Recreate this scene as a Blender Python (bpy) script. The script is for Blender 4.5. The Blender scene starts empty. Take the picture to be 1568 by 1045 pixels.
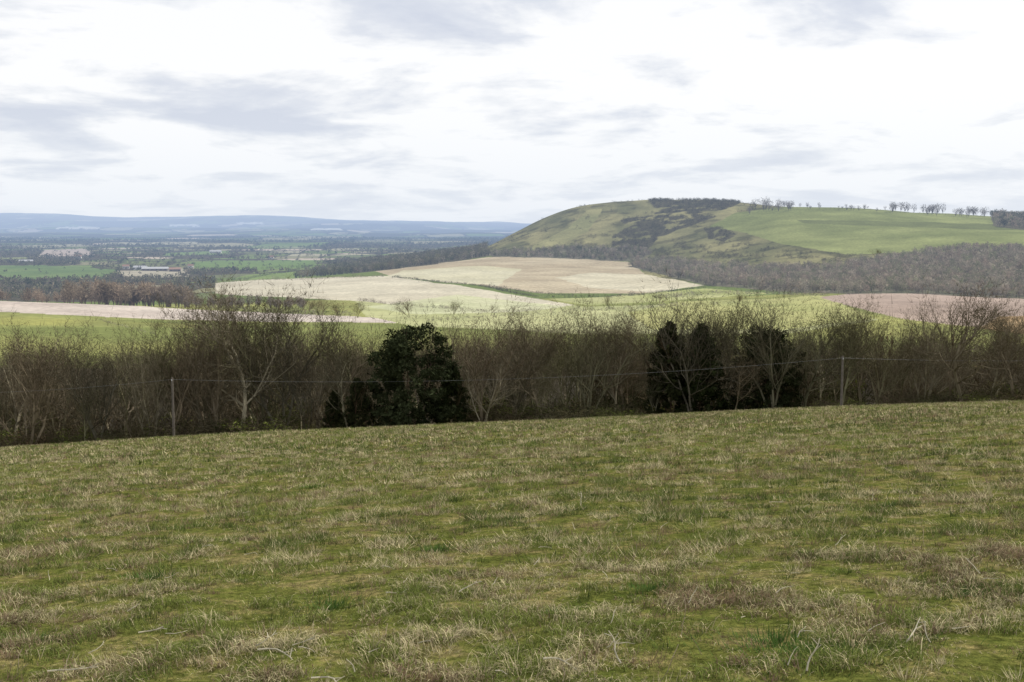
import bpy, math, random
import numpy as np
from mathutils import Vector

rng = np.random.default_rng(7)
random.seed(7)
scene = bpy.context.scene

# ---------------------------------------------------------------- camera
FPX, CU, CV, HV = 1742.0, 784.0, 522.5, 343.0      # survey of the view: focal, centre, horizon
PITCH = math.atan((CV - HV) / FPX)
SP, CP = math.sin(PITCH), math.cos(PITCH)
cam_d = bpy.data.cameras.new("camera")
cam = bpy.data.objects.new("camera", cam_d)
scene.collection.objects.link(cam)
cam_d.sensor_width = 36.0
cam_d.lens = 36.0 * FPX / 1568.0
cam_d.clip_start = 0.1
cam_d.clip_end = 100000
cam.location = (0, 0, 0)
cam.rotation_euler = (math.radians(90) - PITCH, 0, 0)
scene.camera = cam
scene.view_settings.view_transform = 'Standard'
scene.view_settings.look = 'None'
scene.view_settings.exposure = 0

def te(u, v):
    """bearing tangent and elevation tangent of a sight line"""
    xc = u - CU; yc = CV - v
    y = yc * SP + FPX * CP
    return xc / y, (yc * CP - FPX * SP) / y
def proj(x, y, z):
    d = y * CP - z * SP
    return CU + FPX * x / d, CV - FPX * (y * SP + z * CP) / d

# ---------------------------------------------------------------- noise
_tab = np.random.default_rng(3).random((256, 256))
def vnoise(x, y):
    xi = np.floor(x).astype(np.int64); yi = np.floor(y).astype(np.int64)
    fx = x - xi; fy = y - yi
    fx = fx * fx * (3 - 2 * fx); fy = fy * fy * (3 - 2 * fy)
    a = _tab[xi & 255, yi & 255]; b = _tab[(xi + 1) & 255, yi & 255]
    c = _tab[xi & 255, (yi + 1) & 255]; d = _tab[(xi + 1) & 255, (yi + 1) & 255]
    return (a * (1 - fx) + b * fx) * (1 - fy) + (c * (1 - fx) + d * fx) * fy
def fbm(x, y, o=4):
    s = 0; a = .5; n = 0
    for i in range(o):
        s = s + a * vnoise(x * 2 ** i + 17.3 * i, y * 2 ** i + 9.1 * i); n += a; a *= .5
    return s / n

# ---------------------------------------------------------------- mesh helper
def mk(name, V, F, col=None, mat=None, smooth=False, parent=None, link=True):
    V = np.asarray(V, dtype=np.float32); F = np.asarray(F, dtype=np.int32)
    me = bpy.data.meshes.new(name)
    me.vertices.add(len(V)); me.vertices.foreach_set('co', V.ravel())
    k = F.shape[1]
    me.loops.add(F.size); me.loops.foreach_set('vertex_index', F.ravel())
    me.polygons.add(len(F)); me.polygons.foreach_set('loop_start', np.arange(0, F.size, k, dtype=np.int32))
    me.update(calc_edges=True)
    me.polygons.foreach_set('use_smooth', np.full(len(F), smooth, dtype=bool))
    if col is not None:
        ca = me.color_attributes.new('Col', 'FLOAT_COLOR', 'POINT')
        c4 = np.ones((len(V), 4), dtype=np.float32); c4[:, :3] = col
        ca.data.foreach_set('color', c4.ravel())
    if mat: me.materials.append(mat)
    if not link: return me
    ob = bpy.data.objects.new(name, me)
    scene.collection.objects.link(ob)
    if parent: ob.parent = parent
    return ob
def empty(name, loc=(0, 0, 0)):
    e = bpy.data.objects.new(name, None); e.location = loc
    scene.collection.objects.link(e); return e

# ---------------------------------------------------------------- materials
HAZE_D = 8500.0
def new_mat(name):
    m = bpy.data.materials.new(name); m.use_nodes = True
    nt = m.node_tree; nt.nodes.clear(); return m, nt
def nd(nt, t, **kw):
    n = nt.nodes.new(t)
    for k, v in kw.items(): setattr(n, k, v)
    return n
def ramp(nt, fac, pts):
    r = nd(nt, 'ShaderNodeValToRGB')
    while len(r.color_ramp.elements) < len(pts): r.color_ramp.elements.new(0.5)
    for e, (p, c) in zip(r.color_ramp.elements, pts):
        e.position = p; e.color = (*c, 1) if len(c) == 3 else c
    nt.links.new(fac, r.inputs[0]); return r.outputs[0]
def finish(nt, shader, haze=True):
    """aerial perspective: haze painted onto surfaces as emission that grows with distance (world position)"""
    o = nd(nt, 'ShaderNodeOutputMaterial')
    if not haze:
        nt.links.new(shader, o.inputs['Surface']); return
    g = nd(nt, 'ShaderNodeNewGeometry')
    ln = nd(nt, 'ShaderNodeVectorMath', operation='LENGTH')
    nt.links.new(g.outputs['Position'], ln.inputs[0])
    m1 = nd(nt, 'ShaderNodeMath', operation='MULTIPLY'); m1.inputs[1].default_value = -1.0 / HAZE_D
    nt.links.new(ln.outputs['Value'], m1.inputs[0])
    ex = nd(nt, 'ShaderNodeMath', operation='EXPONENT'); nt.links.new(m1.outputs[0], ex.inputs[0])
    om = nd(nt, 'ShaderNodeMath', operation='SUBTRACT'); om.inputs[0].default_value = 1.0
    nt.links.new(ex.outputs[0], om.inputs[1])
    em = nd(nt, 'ShaderNodeEmission')  # bluish glow mixed into the surface in place of airborne haze
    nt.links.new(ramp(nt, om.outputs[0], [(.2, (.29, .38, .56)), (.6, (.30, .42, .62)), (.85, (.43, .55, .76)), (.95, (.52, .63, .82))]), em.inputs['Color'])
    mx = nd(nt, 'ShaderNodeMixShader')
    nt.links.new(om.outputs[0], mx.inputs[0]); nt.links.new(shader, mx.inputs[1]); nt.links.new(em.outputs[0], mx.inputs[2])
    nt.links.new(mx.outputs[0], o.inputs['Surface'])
def mulcol(nt, a, b):
    m = nd(nt, 'ShaderNodeMix', data_type='RGBA', blend_type='MULTIPLY'); m.inputs[0].default_value = 1
    nt.links.new(a, m.inputs[6]); nt.links.new(b, m.inputs[7]); return m.outputs[2]
def noise(nt, vec, scale, detail=4, rough=.55, dist=0):
    n = nd(nt, 'ShaderNodeTexNoise'); n.inputs['Scale'].default_value = scale
    n.inputs['Detail'].default_value = detail; n.inputs['Roughness'].default_value = rough
    n.inputs['Distortion'].default_value = dist
    nt.links.new(vec, n.inputs['Vector']); return n.outputs['Fac']

def mat_terrain():
    m, nt = new_mat("terrain_fields")
    at = nd(nt, 'ShaderNodeAttribute', attribute_name='Col')
    g = nd(nt, 'ShaderNodeNewGeometry')
    c = at.outputs['Color']
    for sc, lo, hi in ((0.25, .72, 1.26), (0.02, .82, 1.16)):
        n = noise(nt, g.outputs['Position'], sc, 5, .65)
        c = mulcol(nt, c, ramp(nt, n, [(.3, (lo,) * 3), (.7, (hi,) * 3)]))
    d = nd(nt, 'ShaderNodeBsdfDiffuse'); nt.links.new(c, d.inputs['Color'])
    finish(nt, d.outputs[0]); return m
def mat_attr(name, transl=0.0, rnd=0.0, haze=True):
    m, nt = new_mat(name)
    at = nd(nt, 'ShaderNodeAttribute', attribute_name='Col')
    c = at.outputs['Color']
    if rnd > 0:
        oi = nd(nt, 'ShaderNodeObjectInfo')
        c = mulcol(nt, c, ramp(nt, oi.outputs['Random'],
            [(0, (1 - rnd, 1 - rnd, 1 - rnd)), (.3, (.95, 1.0, .75)), (.55, (1.0, .88, .8)), (.8, (1.15, 1.1, 1.0)), (1, (1 + rnd, 1 + rnd * .95, 1 + rnd * .7))]))
    d = nd(nt, 'ShaderNodeBsdfDiffuse'); nt.links.new(c, d.inputs['Color'])
    out = d.outputs[0]
    if transl > 0:
        t = nd(nt, 'ShaderNodeBsdfTranslucent'); nt.links.new(c, t.inputs['Color'])
        mx = nd(nt, 'ShaderNodeMixShader'); mx.inputs[0].default_value = transl
        nt.links.new(out, mx.inputs[1]); nt.links.new(t.outputs[0], mx.inputs[2]); out = mx.outputs[0]
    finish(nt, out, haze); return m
def mat_plain(name, col, rough=.8, nscale=6, var=.25):
    m, nt = new_mat(name)
    g = nd(nt, 'ShaderNodeNewGeometry')
    n = noise(nt, g.outputs['Position'], nscale, 4)
    c = ramp(nt, n, [(.3, tuple(x * (1 - var) for x in col)), (.7, tuple(x * (1 + var) for x in col))])
    p = nd(nt, 'ShaderNodeBsdfPrincipled'); p.inputs['Roughness'].default_value = rough
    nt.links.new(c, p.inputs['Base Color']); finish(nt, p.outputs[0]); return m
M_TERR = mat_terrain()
M_BARK = mat_attr("bark_and_twigs", 0, .45, False)
M_LEAF = mat_attr("evergreen_foliage", 0, .15, False)
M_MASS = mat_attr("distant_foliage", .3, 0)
M_GRASS = mat_attr("grass_blades", .25, 0, False)

def mat_meadow():
    m, nt = new_mat("meadow_ground")
    g = nd(nt, 'ShaderNodeNewGeometry'); P = g.outputs['Position']
    a = ramp(nt, noise(nt, P, 2.0, 6, .7), [(.32, (.068, .09, .02)), (.5, (.112, .122, .034)), (.63, (.19, .165, .075)), (.75, (.12, .13, .035))])
    b = ramp(nt, noise(nt, P, 12, 5, .75), [(.3, (.3, .3, .25)), (.5, (.9, .87, .8)), (.72, (1.8, 1.65, 1.5))])
    c = mulcol(nt, a, b)
    d = nd(nt, 'ShaderNodeBsdfDiffuse'); nt.links.new(c, d.inputs['Color'])
    bp = nd(nt, 'ShaderNodeBump'); bp.inputs['Strength'].default_value = .9; bp.inputs['Distance'].default_value = .1
    nt.links.new(noise(nt, P, 5, 5, .7), bp.inputs['Height']); nt.links.new(bp.outputs[0], d.inputs['Normal'])
    finish(nt, d.outputs[0], False); return m
M_MEADOW = mat_meadow()

# ---------------------------------------------------------------- world
w = bpy.data.worlds.new("World"); scene.world = w; w.use_nodes = True
nt = w.node_tree; nt.nodes.clear()
SUN_AZ, SUN_EL = math.radians(62), math.radians(44)
sky = nd(nt, 'ShaderNodeTexSky', sky_type='NISHITA'); sky.sun_disc = False
sky.sun_elevation = SUN_EL; sky.sun_rotation = SUN_AZ
bgs = nd(nt, 'ShaderNodeBackground'); bgs.inputs['Strength'].default_value = .12
nt.links.new(sky.outputs[0], bgs.inputs['Color'])
tc = nd(nt, 'ShaderNodeTexCoord'); sx = nd(nt, 'ShaderNodeSeparateXYZ')
nt.links.new(tc.outputs['Generated'], sx.inputs[0])
def mth(op, a, b=None, c=None):
    n = nd(nt, 'ShaderNodeMath', operation=op)
    for i, q in enumerate((a, b, c)):
        if q is None: continue
        if isinstance(q, (int, float)): n.inputs[i].default_value = q
        else: nt.links.new(q, n.inputs[i])
    return n.outputs[0]
zp = mth('MAXIMUM', sx.outputs[2], 0.0)
zc = mth('ADD', zp, 0.17)
cx = nd(nt, 'ShaderNodeCombineXYZ')
nt.links.new(mth('DIVIDE', sx.outputs[0], zc), cx.inputs[0]); nt.links.new(mth('DIVIDE', sx.outputs[1], zc), cx.inputs[1])
cx.inputs[2].default_value = 12.4
n1 = noise(nt, cx.outputs[0], 1.75, 7, .52, .45)
n2 = noise(nt, cx.outputs[0], 7.0, 4, .6)
nn = mth('ADD', mth('MULTIPLY', n1, .80), mth('MULTIPLY', n2, .20))
ccol = ramp(nt, nn, [(.35, (.67, .71, .81)), (.435, (.78, .81, .88)), (.48, (.91, .925, .96)), (.53, (1.03, 1.03, 1.04))])
hz = mth('POWER', mth('SUBTRACT', 1.0, mth('MINIMUM', mth('MULTIPLY', zp, 8.0), 1.0)), 1.6)
mxh = nd(nt, 'ShaderNodeMix', data_type='RGBA'); nt.links.new(mth('MULTIPLY', hz, .75), mxh.inputs[0])
nt.links.new(ccol, mxh.inputs[6]); mxh.inputs[7].default_value = (.80, .87, .97, 1)
bgc = nd(nt, 'ShaderNodeBackground'); bgc.inputs['Strength'].default_value = 1.0
nt.links.new(mxh.outputs[2], bgc.inputs['Color'])
mw = nd(nt, 'ShaderNodeMixShader'); mw.inputs[0].default_value = .94
nt.links.new(bgs.outputs[0], mw.inputs[1]); nt.links.new(bgc.outputs[0], mw.inputs[2])
wo = nd(nt, 'ShaderNodeOutputWorld'); nt.links.new(mw.outputs[0], wo.inputs['Surface'])

sl = bpy.data.lights.new("sun", 'SUN'); sl.energy = 4.0; sl.angle = math.radians(.8); sl.color = (1, .95, .86)
so = bpy.data.objects.new("sun", sl); scene.collection.objects.link(so)
sd = Vector((math.sin(SUN_AZ) * math.cos(SUN_EL), math.cos(SUN_AZ) * math.cos(SUN_EL), math.sin(SUN_EL)))
so.rotation_euler = sd.to_track_quat('Z', 'Y').to_euler(); so.location = (200, 100, 200)

# ---------------------------------------------------------------- terrain
def zfield(x, y):
    yy = np.maximum(y, 0)
    return (-1.7 - .137 * y + .047 * x - .00021 * yy * yy - .00025 * x * x
            + .10 * (fbm(x / 5 + 50, y / 5 + 50, 3) - .5) * np.clip(y / 10, 0, 1) + .5 * (fbm(x / 28 + 90, y / 28 + 90, 2) - .5) * np.clip((y - 8) / 30, 0, 1))
def micro(x, y): return .10 * (fbm(x * 1.1, y * 1.1, 3) - .5)

YK = np.array([200, 350, 500, 700, 850, 1000, 1200, 1500, 1800, 2100, 2300, 2600, 3200, 4500, 7000, 12000, 16000, 20000, 27000.])
far = [399, 382, 367, 355, 347]
T = {
 -600: [630, 567, 514, 478, 455, 460, 462, 450, 438, 428, 421, 413] + far + [326, 346],
   0: [630, 567, 514, 478, 460, 465, 466, 452, 438, 428, 421, 412] + far + [325, 346],
 100: [630, 567, 515, 480, 463, 466, 466, 452, 438, 428, 421, 412] + far + [326, 346],
 200: [630, 567, 517, 484, 468, 469, 464, 452, 438, 428, 421, 412] + far + [332, 346],
 330: [630, 567, 519, 489, 475, 468, 458, 443, 434, 429, 421, 412] + far + [328, 346],
 420: [630, 567, 520, 491, 478, 468, 455, 438, 429, 428, 420, 411] + far + [330, 346],
 520: [630, 567, 520, 490, 478, 466, 452, 434, 423, 421, 416, 408] + far + [337, 346],
 600: [630, 567, 520, 490, 478, 466, 450, 430, 416, 410, 406, 398] + [394, 383, 369, 357, 349] + [338, 346],
 700: [630, 567, 520, 490, 478, 466, 448, 426, 409, 398, 394, 388] + [388, 383, 369, 357, 350] + [340, 346],
 745: [630, 567, 520, 490, 478, 466, 448, 425, 408, 394, 388, 380] + [388, 383, 369, 358, 351] + [342, 346],
 800: [630, 567, 520, 490, 478, 466, 448, 425, 408, 394, 372, 350] + [388, 383, 369, 358, 351] + [343, 346],
 840: [630, 567, 520, 490, 478, 466, 448, 425, 408, 394, 366, 330] + [375, 383, 369, 358, 351] + [344, 348],
 880: [630, 567, 520, 490, 478, 466, 448, 425, 409, 394, 360, 315] + [365, 383, 369, 358, 351] + [346, 348],
 940: [630, 567, 520, 490, 478, 466, 448, 426, 411, 390, 352, 307] + [360, 383, 369, 358, 351] + [346, 348],
1000: [630, 567, 520, 490, 478, 466, 448, 426, 410, 382, 342, 303] + [352, 380, 369, 358, 351] + [346, 348],
1100: [630, 567, 519, 488, 475, 464, 446, 424, 396, 354, 324, 306] + [350, 380, 369, 358, 351] + [346, 348],
1200: [630, 567, 518, 484, 470, 460, 444, 414, 374, 334, 317, 319] + [348, 380, 369, 358, 351] + [346, 348],
1300: [630, 567, 518, 480, 462, 452, 440, 406, 366, 334, 320, 322] + [348, 380, 369, 358, 351] + [346, 348],
1430: [630, 567, 520, 482, 462, 452, 432, 396, 360, 337, 327, 329] + [350, 380, 369, 358, 351] + [346, 348],
1568: [630, 567, 522, 487, 466, 456, 424, 388, 356, 340, 334, 336] + [352, 380, 369, 358, 351] + [346, 348],
2200: [630, 567, 522, 487, 466, 456, 424, 388, 356, 340, 334, 336] + [352, 380, 369, 358, 351] + [346, 348],
}
UK = sorted(T); TK = np.array([te(u, 420)[0] for u in UK])
E = np.array([[te(u, v)[1] for v in T[u]] for u in UK])         # (cols, rows)

t_arr = np.concatenate([np.linspace(-.85, -.47, 60, endpoint=False), np.linspace(-.47, .47, 1000, endpoint=False), np.linspace(.47, .85, 60)])
y_arr = np.concatenate([np.geomspace(112, 1000, 230, endpoint=False), np.linspace(1000, 2700, 450, endpoint=False), np.geomspace(2700, 34000, 360)])
NT, NY = len(t_arr), len(y_arr)
Ey = np.array([np.interp(np.log(y_arr), np.log(YK), E[i]) for i in range(len(UK))])   # cols x NY
Eg = np.empty((NY, NT))
for j in range(NY): Eg[j] = np.interp(t_arr, TK, Ey[:, j])
def blur(A, k, ax):
    ker = np.hanning(k + 2)[1:-1]; ker /= ker.sum()
    pad = [(0, 0), (0, 0)]; pad[ax] = (k // 2, k // 2)
    B = np.pad(A, pad, mode='edge')
    return np.apply_along_axis(lambda m: np.convolve(m, ker, 'valid'), ax, B)
Eg = blur(blur(Eg, 41, 1), 31, 0)
Yg = np.repeat(y_arr[:, None], NT, 1); Xg = Yg * t_arr[None, :]
Zt = Eg * Yg
s = np.clip((Yg - 118) / 80, 0, 1); s = s * s * (3 - 2 * s)
Zg = zfield(Xg, Yg) * (1 - s) + Zt * s
amp = np.interp(Yg, [200, 400, 1000, 2700, 4000, 9000, 12000, 16000, 20000], [0, 2, 4, 8, 14, 60, 130, 170, 130])
Zg = Zg + amp * (fbm(Xg / 170, Yg / 170, 4) - .5) * (Yg < 2800) + amp * (fbm(Xg / 2100 + 5, Yg / 1500 + 3, 5) - .5) * (Yg >= 2800) * np.clip((Yg - 2800) / 800, 0, 1)
Zg = Zg - .25 * (Yg < 135)
Ug, Vg = proj(Xg, Yg, Zg)

def inpoly(U, V, poly):
    m = np.zeros(U.shape, bool); n = len(poly)
    for i in range(n):
        x1, y1 = poly[i]; x2, y2 = poly[(i + 1) % n]
        if y1 == y2: continue
        c = ((y1 > V) != (y2 > V)) & (U < (x2 - x1) * (V - y1) / (y2 - y1) + x1)
        m ^= c
    return m
# wobbly boundaries
Uw = Ug + (fbm(Xg / 60, Yg / 60, 3) - .5) * 8; Vw = Vg + (fbm(Xg / 50 + 30, Yg / 50, 3) - .5) * 3
def region(poly, y0, y1): return inpoly(Uw, Vw, poly) & (Yg >= y0) & (Yg <= y1)

C = np.empty((NY, NT, 3)); C[:] = (.13, .165, .05)
nA = fbm(Xg / 90, Yg / 90, 5)[..., None]; nB = fbm(Xg / 22 + 7, Yg / 22, 4)[..., None]; nC = fbm(Xg / 50 + 70, Yg / 120, 5)[..., None]
def paint(mask, col, c2=None, n=nA):
    if c2 is None: C[mask] = col
    else:
        f = np.clip((n - .3) / .4, 0, 1)
        cc = np.array(col) * (1 - f) + np.array(c2) * f
        C[mask] = cc[mask]
paint(Yg < 360, (.05, .042, .03))
paint((Yg >= 360) & (Yg < 1100), (.16, .18, .055), (.27, .27, .09))
TAN = region([(-900, 448), (0, 459), (150, 465), (280, 473), (500, 483), (650, 491), (640, 495), (400, 492), (280, 490), (120, 483), (0, 477), (-900, 466)], 450, 1050)
paint(TAN, (.42, .36, .31), (.50, .44, .38))
paint(region([(-900, 480), (0, 483), (150, 492), (300, 496), (300, 503), (0, 497), (-900, 490)], 400, 900), (.32, .31, .09), (.20, .21, .07), nC)
paint(region([(545, 462), (700, 452), (830, 462), (900, 470), (1010, 467), (1180, 462), (1290, 470), (1345, 490), (1200, 512), (900, 512), (640, 500), (560, 485)], 450, 1300), (.31, .32, .15), (.39, .39, .2), nC)
paint(region([(1040, 462), (1180, 458), (1260, 452), (1300, 470), (1340, 488), (1200, 505), (1000, 505), (960, 480)], 450, 1200), (.28, .29, .11), (.37, .36, .15), nC)
paint(region([(320, 434), (420, 427), (590, 423), (690, 436), (880, 467), (800, 477), (640, 470), (560, 462), (480, 458), (320, 450)], 900, 2200), (.42, .38, .285), (.50, .46, .35))
paint(region([(560, 470), (700, 452), (800, 462), (870, 470), (800, 478), (640, 482)], 800, 1300), (.45, .44, .29), (.40, .41, .24))
paint(region([(575, 416), (700, 400), (745, 394), (870, 394), (970, 403), (985, 420), (1078, 437), (1000, 449), (880, 456), (740, 438), (600, 424)], 1200, 2250), (.33, .275, .185), (.42, .36, .25))
paint(region([(590, 424), (620, 414), (740, 407), (800, 412), (760, 438), (690, 433)], 1200, 2250), (.42, .39, .26), (.48, .45, .32))
paint(region([(905, 418), (985, 420), (1078, 437), (1000, 449), (900, 440), (850, 425)], 1200, 2250), (.43, .39, .28), (.49, .45, .33))
# drilled rows and tramlines in the bare fields
rows_m = (C[..., 0] > .30) & (C[..., 2] > .17)
ph = (Xg * .93 - Yg * .36) / 11.0; ph2 = (Xg * .55 + Yg * .83) / 26.0
mod = 1 + .05 * np.sin(ph * 6.283) - .10 * (np.abs((ph2 % 1) - .5) > .46)
C *= np.where(rows_m, mod, 1)[..., None]
paint(region([(840, 458), (930, 455), (1080, 442), (1180, 450), (1000, 462), (900, 468)], 900, 1500), (.28, .30, .11), (.37, .37, .18), nC)
paint(region([(1255, 455), (1300, 450), (1400, 449), (1568, 456), (2200, 456), (2200, 512), (1568, 510), (1500, 502), (1385, 489), (1335, 478)], 500, 1150), (.29, .225, .18), (.37, .29, .235))
paint(region([(1530, 485), (2200, 475), (2200, 515), (1568, 512), (1500, 503)], 400, 1150), (.30, .20, .10), (.36, .26, .14))
# hill
HILL = (Yg > 1400) & (Yg < 3100) & (Ug > 725) & (((Yg > 2120)) | (Ug > 985))
keep = region([(575, 416), (700, 400), (745, 394), (870, 394), (970, 403), (985, 420), (1078, 437), (1000, 449), (880, 456), (740, 438), (600, 424)], 1200, 2250)
HILL &= ~keep
paint(HILL, (.13, .13, .06), (.25, .23, .11), nC)
f = np.clip((nB - .47) * 5, 0, 1) * .4
C[HILL] *= (1 - f)[HILL]
SMOOTH = region([(1085, 347), (1130, 325), (1215, 316), (1320, 318), (1568, 330), (2200, 330), (2200, 380), (1568, 380), (1460, 385), (1300, 390), (1200, 374), (1130, 355)], 1400, 2600)
paint(SMOOTH, (.16, .18, .065), (.23, .25, .095))
paint(region([(1220, 337), (1568, 344), (2200, 346), (2200, 354), (1568, 353), (1230, 343)], 1500, 2600), (.13, .145, .055))
paint(region([(900, 322), (925, 320), (900, 355), (840, 385), (800, 385), (870, 350)], 2100, 2700), (.20, .20, .09), (.26, .245, .115))
WOODR = region([(960, 408), (1010, 398), (1100, 410), (1250, 412), (1330, 400), (1400, 392), (1470, 382), (1568, 382), (2200, 380), (2200, 456), (1568, 458), (1400, 450), (1280, 450), (1180, 446), (1080, 437)], 950, 2000)
FOOT = region([(740, 388), (800, 384), (860, 381), (960, 378), (1000, 388), (975, 402), (870, 396), (755, 394)], 1900, 2600)
SPUR = region([(440, 432), (480, 418), (560, 402), (620, 397), (700, 385), (742, 376), (748, 392), (700, 400), (620, 411), (560, 424), (440, 428)], 1900, 3600) & (Ug < 750)
TOPS = region([(985, 300), (1115, 298), (1135, 312), (1105, 322), (1055, 324), (1000, 318)], 2200, 2800)
SCR1 = region([(940, 388), (935, 362), (970, 345), (1010, 335), (1065, 328), (1100, 332), (1040, 352), (1005, 368), (985, 385)], 1800, 2600)
SCR2 = region([(1078, 350), (1100, 346), (1128, 360), (1108, 371), (1085, 366)], 1700, 2500)
SCR3 = region([(1000, 375), (1090, 368), (1220, 385), (1330, 392), (1320, 408), (1000, 402)], 1500, 2400)
SCR4 = region([(1010, 318), (1060, 316), (1075, 326), (1020, 333), (960, 345), (950, 338)], 2000, 2800)
BLOCK = region([(1518, 326), (1600, 322), (2200, 322), (2200, 352), (1568, 352), (1520, 346)], 1800, 2500)
for mm in (WOODR, FOOT): paint(mm, (.17, .15, .11), (.13, .13, .08), nB)
for mm in (SPUR, BLOCK): paint(mm, (.11, .10, .065))
scm = ((TOPS | SCR1 | SCR2) & (nB[..., 0] > .36)) | (SCR4 & (nB[..., 0] > .48))
paint(scm, (.085, .078, .045))

# the weald: patchwork of fields and woods
WE = (Yg > 1250) & (~HILL) & (~SPUR) & ((Yg > 2650) | ((Ug < 330) & (Yg > 1000)) | ((Ug < 600) & (Yg > 2150)))
xs, ys = Xg[WE], Yg[WE]
def voro(x, y, sx_, sy_, seed):
    r = np.random.default_rng(seed); J = r.random((64, 64, 2)); K = r.random((64, 64))
    gx = x / sx_; gy = y / sy_; ix = np.floor(gx).astype(int); iy = np.floor(gy).astype(int)
    d1 = np.full(x.shape, 9.); d2 = np.full(x.shape, 9.); idv = np.zeros(x.shape)
    for a in (-1, 0, 1):
        for b in (-1, 0, 1):
            cx_, cy_ = (ix + a) & 63, (iy + b) & 63
            dx = ix + a + J[cx_, cy_, 0] - gx; dy = iy + b + J[cx_, cy_, 1] - gy
            dd = np.maximum(np.abs(dx + .2 * dy), np.abs(dy - .2 * dx))
            nid = K[cx_, cy_]
            c = dd < d1
            d2 = np.where(c, d1, np.minimum(d2, dd)); idv = np.where(c, nid, idv); d1 = np.where(c, dd, d1)
    return idv, d2 - d1
id1, ed1 = voro(xs, ys, 150, 260, 5)
id2, ed2 = voro(xs, ys, 340, 720, 11)
idv = np.where(ys < 5200, id1, id2); ed = np.where(ys < 5200, ed1, ed2)
pal = np.array([(.07, .07, .045), (.15, .18, .07), (.14, .16, .07), (.30, .28, .18), (.15, .20, .07), (.22, .21, .12), (.085, .075, .055), (.42, .36, .28), (.14, .15, .075), (.075, .07, .045), (.07, .065, .045), (.33, .31, .21)])
cc = pal[(idv * len(pal)).astype(int) % len(pal)].copy()
big = fbm(xs / 700, ys / 1300, 4)
wood = (big > .57) | (cc.sum(1) < .23)
cc[wood] = (.09, .08, .055)
hedge = ed < .08
cc[hedge] = (.075, .068, .048)
WOODF = np.zeros(Yg.shape, bool); WOODF[WE] = wood | hedge
C[WE] = cc
def field(poly, y0, y1, *cols):
    global WOODF
    g_ = region(poly, y0, y1); paint(g_, *cols); WOODF &= ~g_
field([(290, 402), (330, 399), (480, 399), (490, 409), (380, 414), (300, 415)], 2100, 3600, (.14, .20, .065))
field([(320, 432), (400, 419), (560, 411), (520, 424), (430, 428)], 1900, 3000, (.17, .22, .07))
field([(-100, 410), (60, 406), (180, 413), (160, 428), (60, 432), (-100, 424)], 1900, 2900, (.11, .16, .06), (.14, .19, .07))
field([(70, 383), (130, 381), (145, 391), (55, 394)], 2600, 5000, (.38, .32, .27))
field([(180, 415), (280, 412), (290, 424), (190, 428)], 1900, 2900, (.34, .31, .23))
field([(255, 387), (350, 385), (350, 390), (250, 392)], 2900, 5500, (.16, .22, .08))
field([(-60, 395), (40, 394), (50, 400), (-60, 401)], 2500, 4500, (.2, .22, .10))
field([(160, 372), (300, 371), (310, 374), (150, 376)], 4500, 9000, (.34, .32, .22))
field([(380, 377), (480, 376), (480, 379), (380, 381)], 4000, 8000, (.18, .22, .09))
for (a, b, c_) in ((262, 300, 345), (365, 400, 342), (90, 150, 349), (480, 520, 351)):
    field([(a, c_ - 1), (b, c_ - 1), (b + 6, c_ + 1.5), (a - 5, c_ + 1.5)], 9000, 22000, (.6, .58, .5))

idx = np.arange(NY * NT).reshape(NY, NT)
F = np.stack([idx[:-1, :-1], idx[:-1, 1:], idx[1:, 1:], idx[1:, :-1]], -1).reshape(-1, 4)
V = np.stack([Xg, Yg, Zg], -1).reshape(-1, 3)
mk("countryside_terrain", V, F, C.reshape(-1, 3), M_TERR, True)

# foreground meadow
fx = np.concatenate([np.linspace(-220, -60, 50, endpoint=False), np.linspace(-60, 60, 500, endpoint=False), np.linspace(60, 220, 51)])
fy = np.concatenate([np.linspace(-60, 3, 30, endpoint=False), np.geomspace(3, 138, 420)])
FX, FY = np.meshgrid(fx, fy)
FZ = zfield(FX, FY)
FZ = FZ - np.clip((FY - 118) / 20, 0, 1) * 1.2 + micro(FX, FY)
ii = np.arange(FX.size).reshape(FX.shape)
F = np.stack([ii[:-1, :-1], ii[:-1, 1:], ii[1:, 1:], ii[1:, :-1]], -1).reshape(-1, 4)
mk("meadow_ground", np.stack([FX, FY, FZ], -1).reshape(-1, 3), F, None, M_MEADOW, True)

# ---------------------------------------------------------------- ground lookup
def gz(x, y):
    x = np.asarray(x, float); y = np.asarray(y, float)
    fi = np.interp(y, y_arr, np.arange(NY)); ft = np.interp(x / y, t_arr, np.arange(NT))
    i = np.clip(fi.astype(int), 0, NY - 2); j = np.clip(ft.astype(int), 0, NT - 2); a = fi - i; b = ft - j
    z = (Zg[i, j] * (1 - b) + Zg[i, j + 1] * b) * (1 - a) + (Zg[i + 1, j] * (1 - b) + Zg[i + 1, j + 1] * b) * a
    return np.where(y < 125, zfield(x, y) - .05, z)
def place(u, v, y0, y1):
    """where a sight line meets the ground between two ranges"""
    t = te(u, v)[0]; yy = np.linspace(y0, y1, 600); zz = gz(t * yy, yy)
    vv = proj(t * yy, yy, zz)[1]
    k = np.where(vv <= v)[0]
    k = k[0] if len(k) else int(np.argmin(vv))
    return t * yy[k], yy[k], zz[k]

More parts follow.
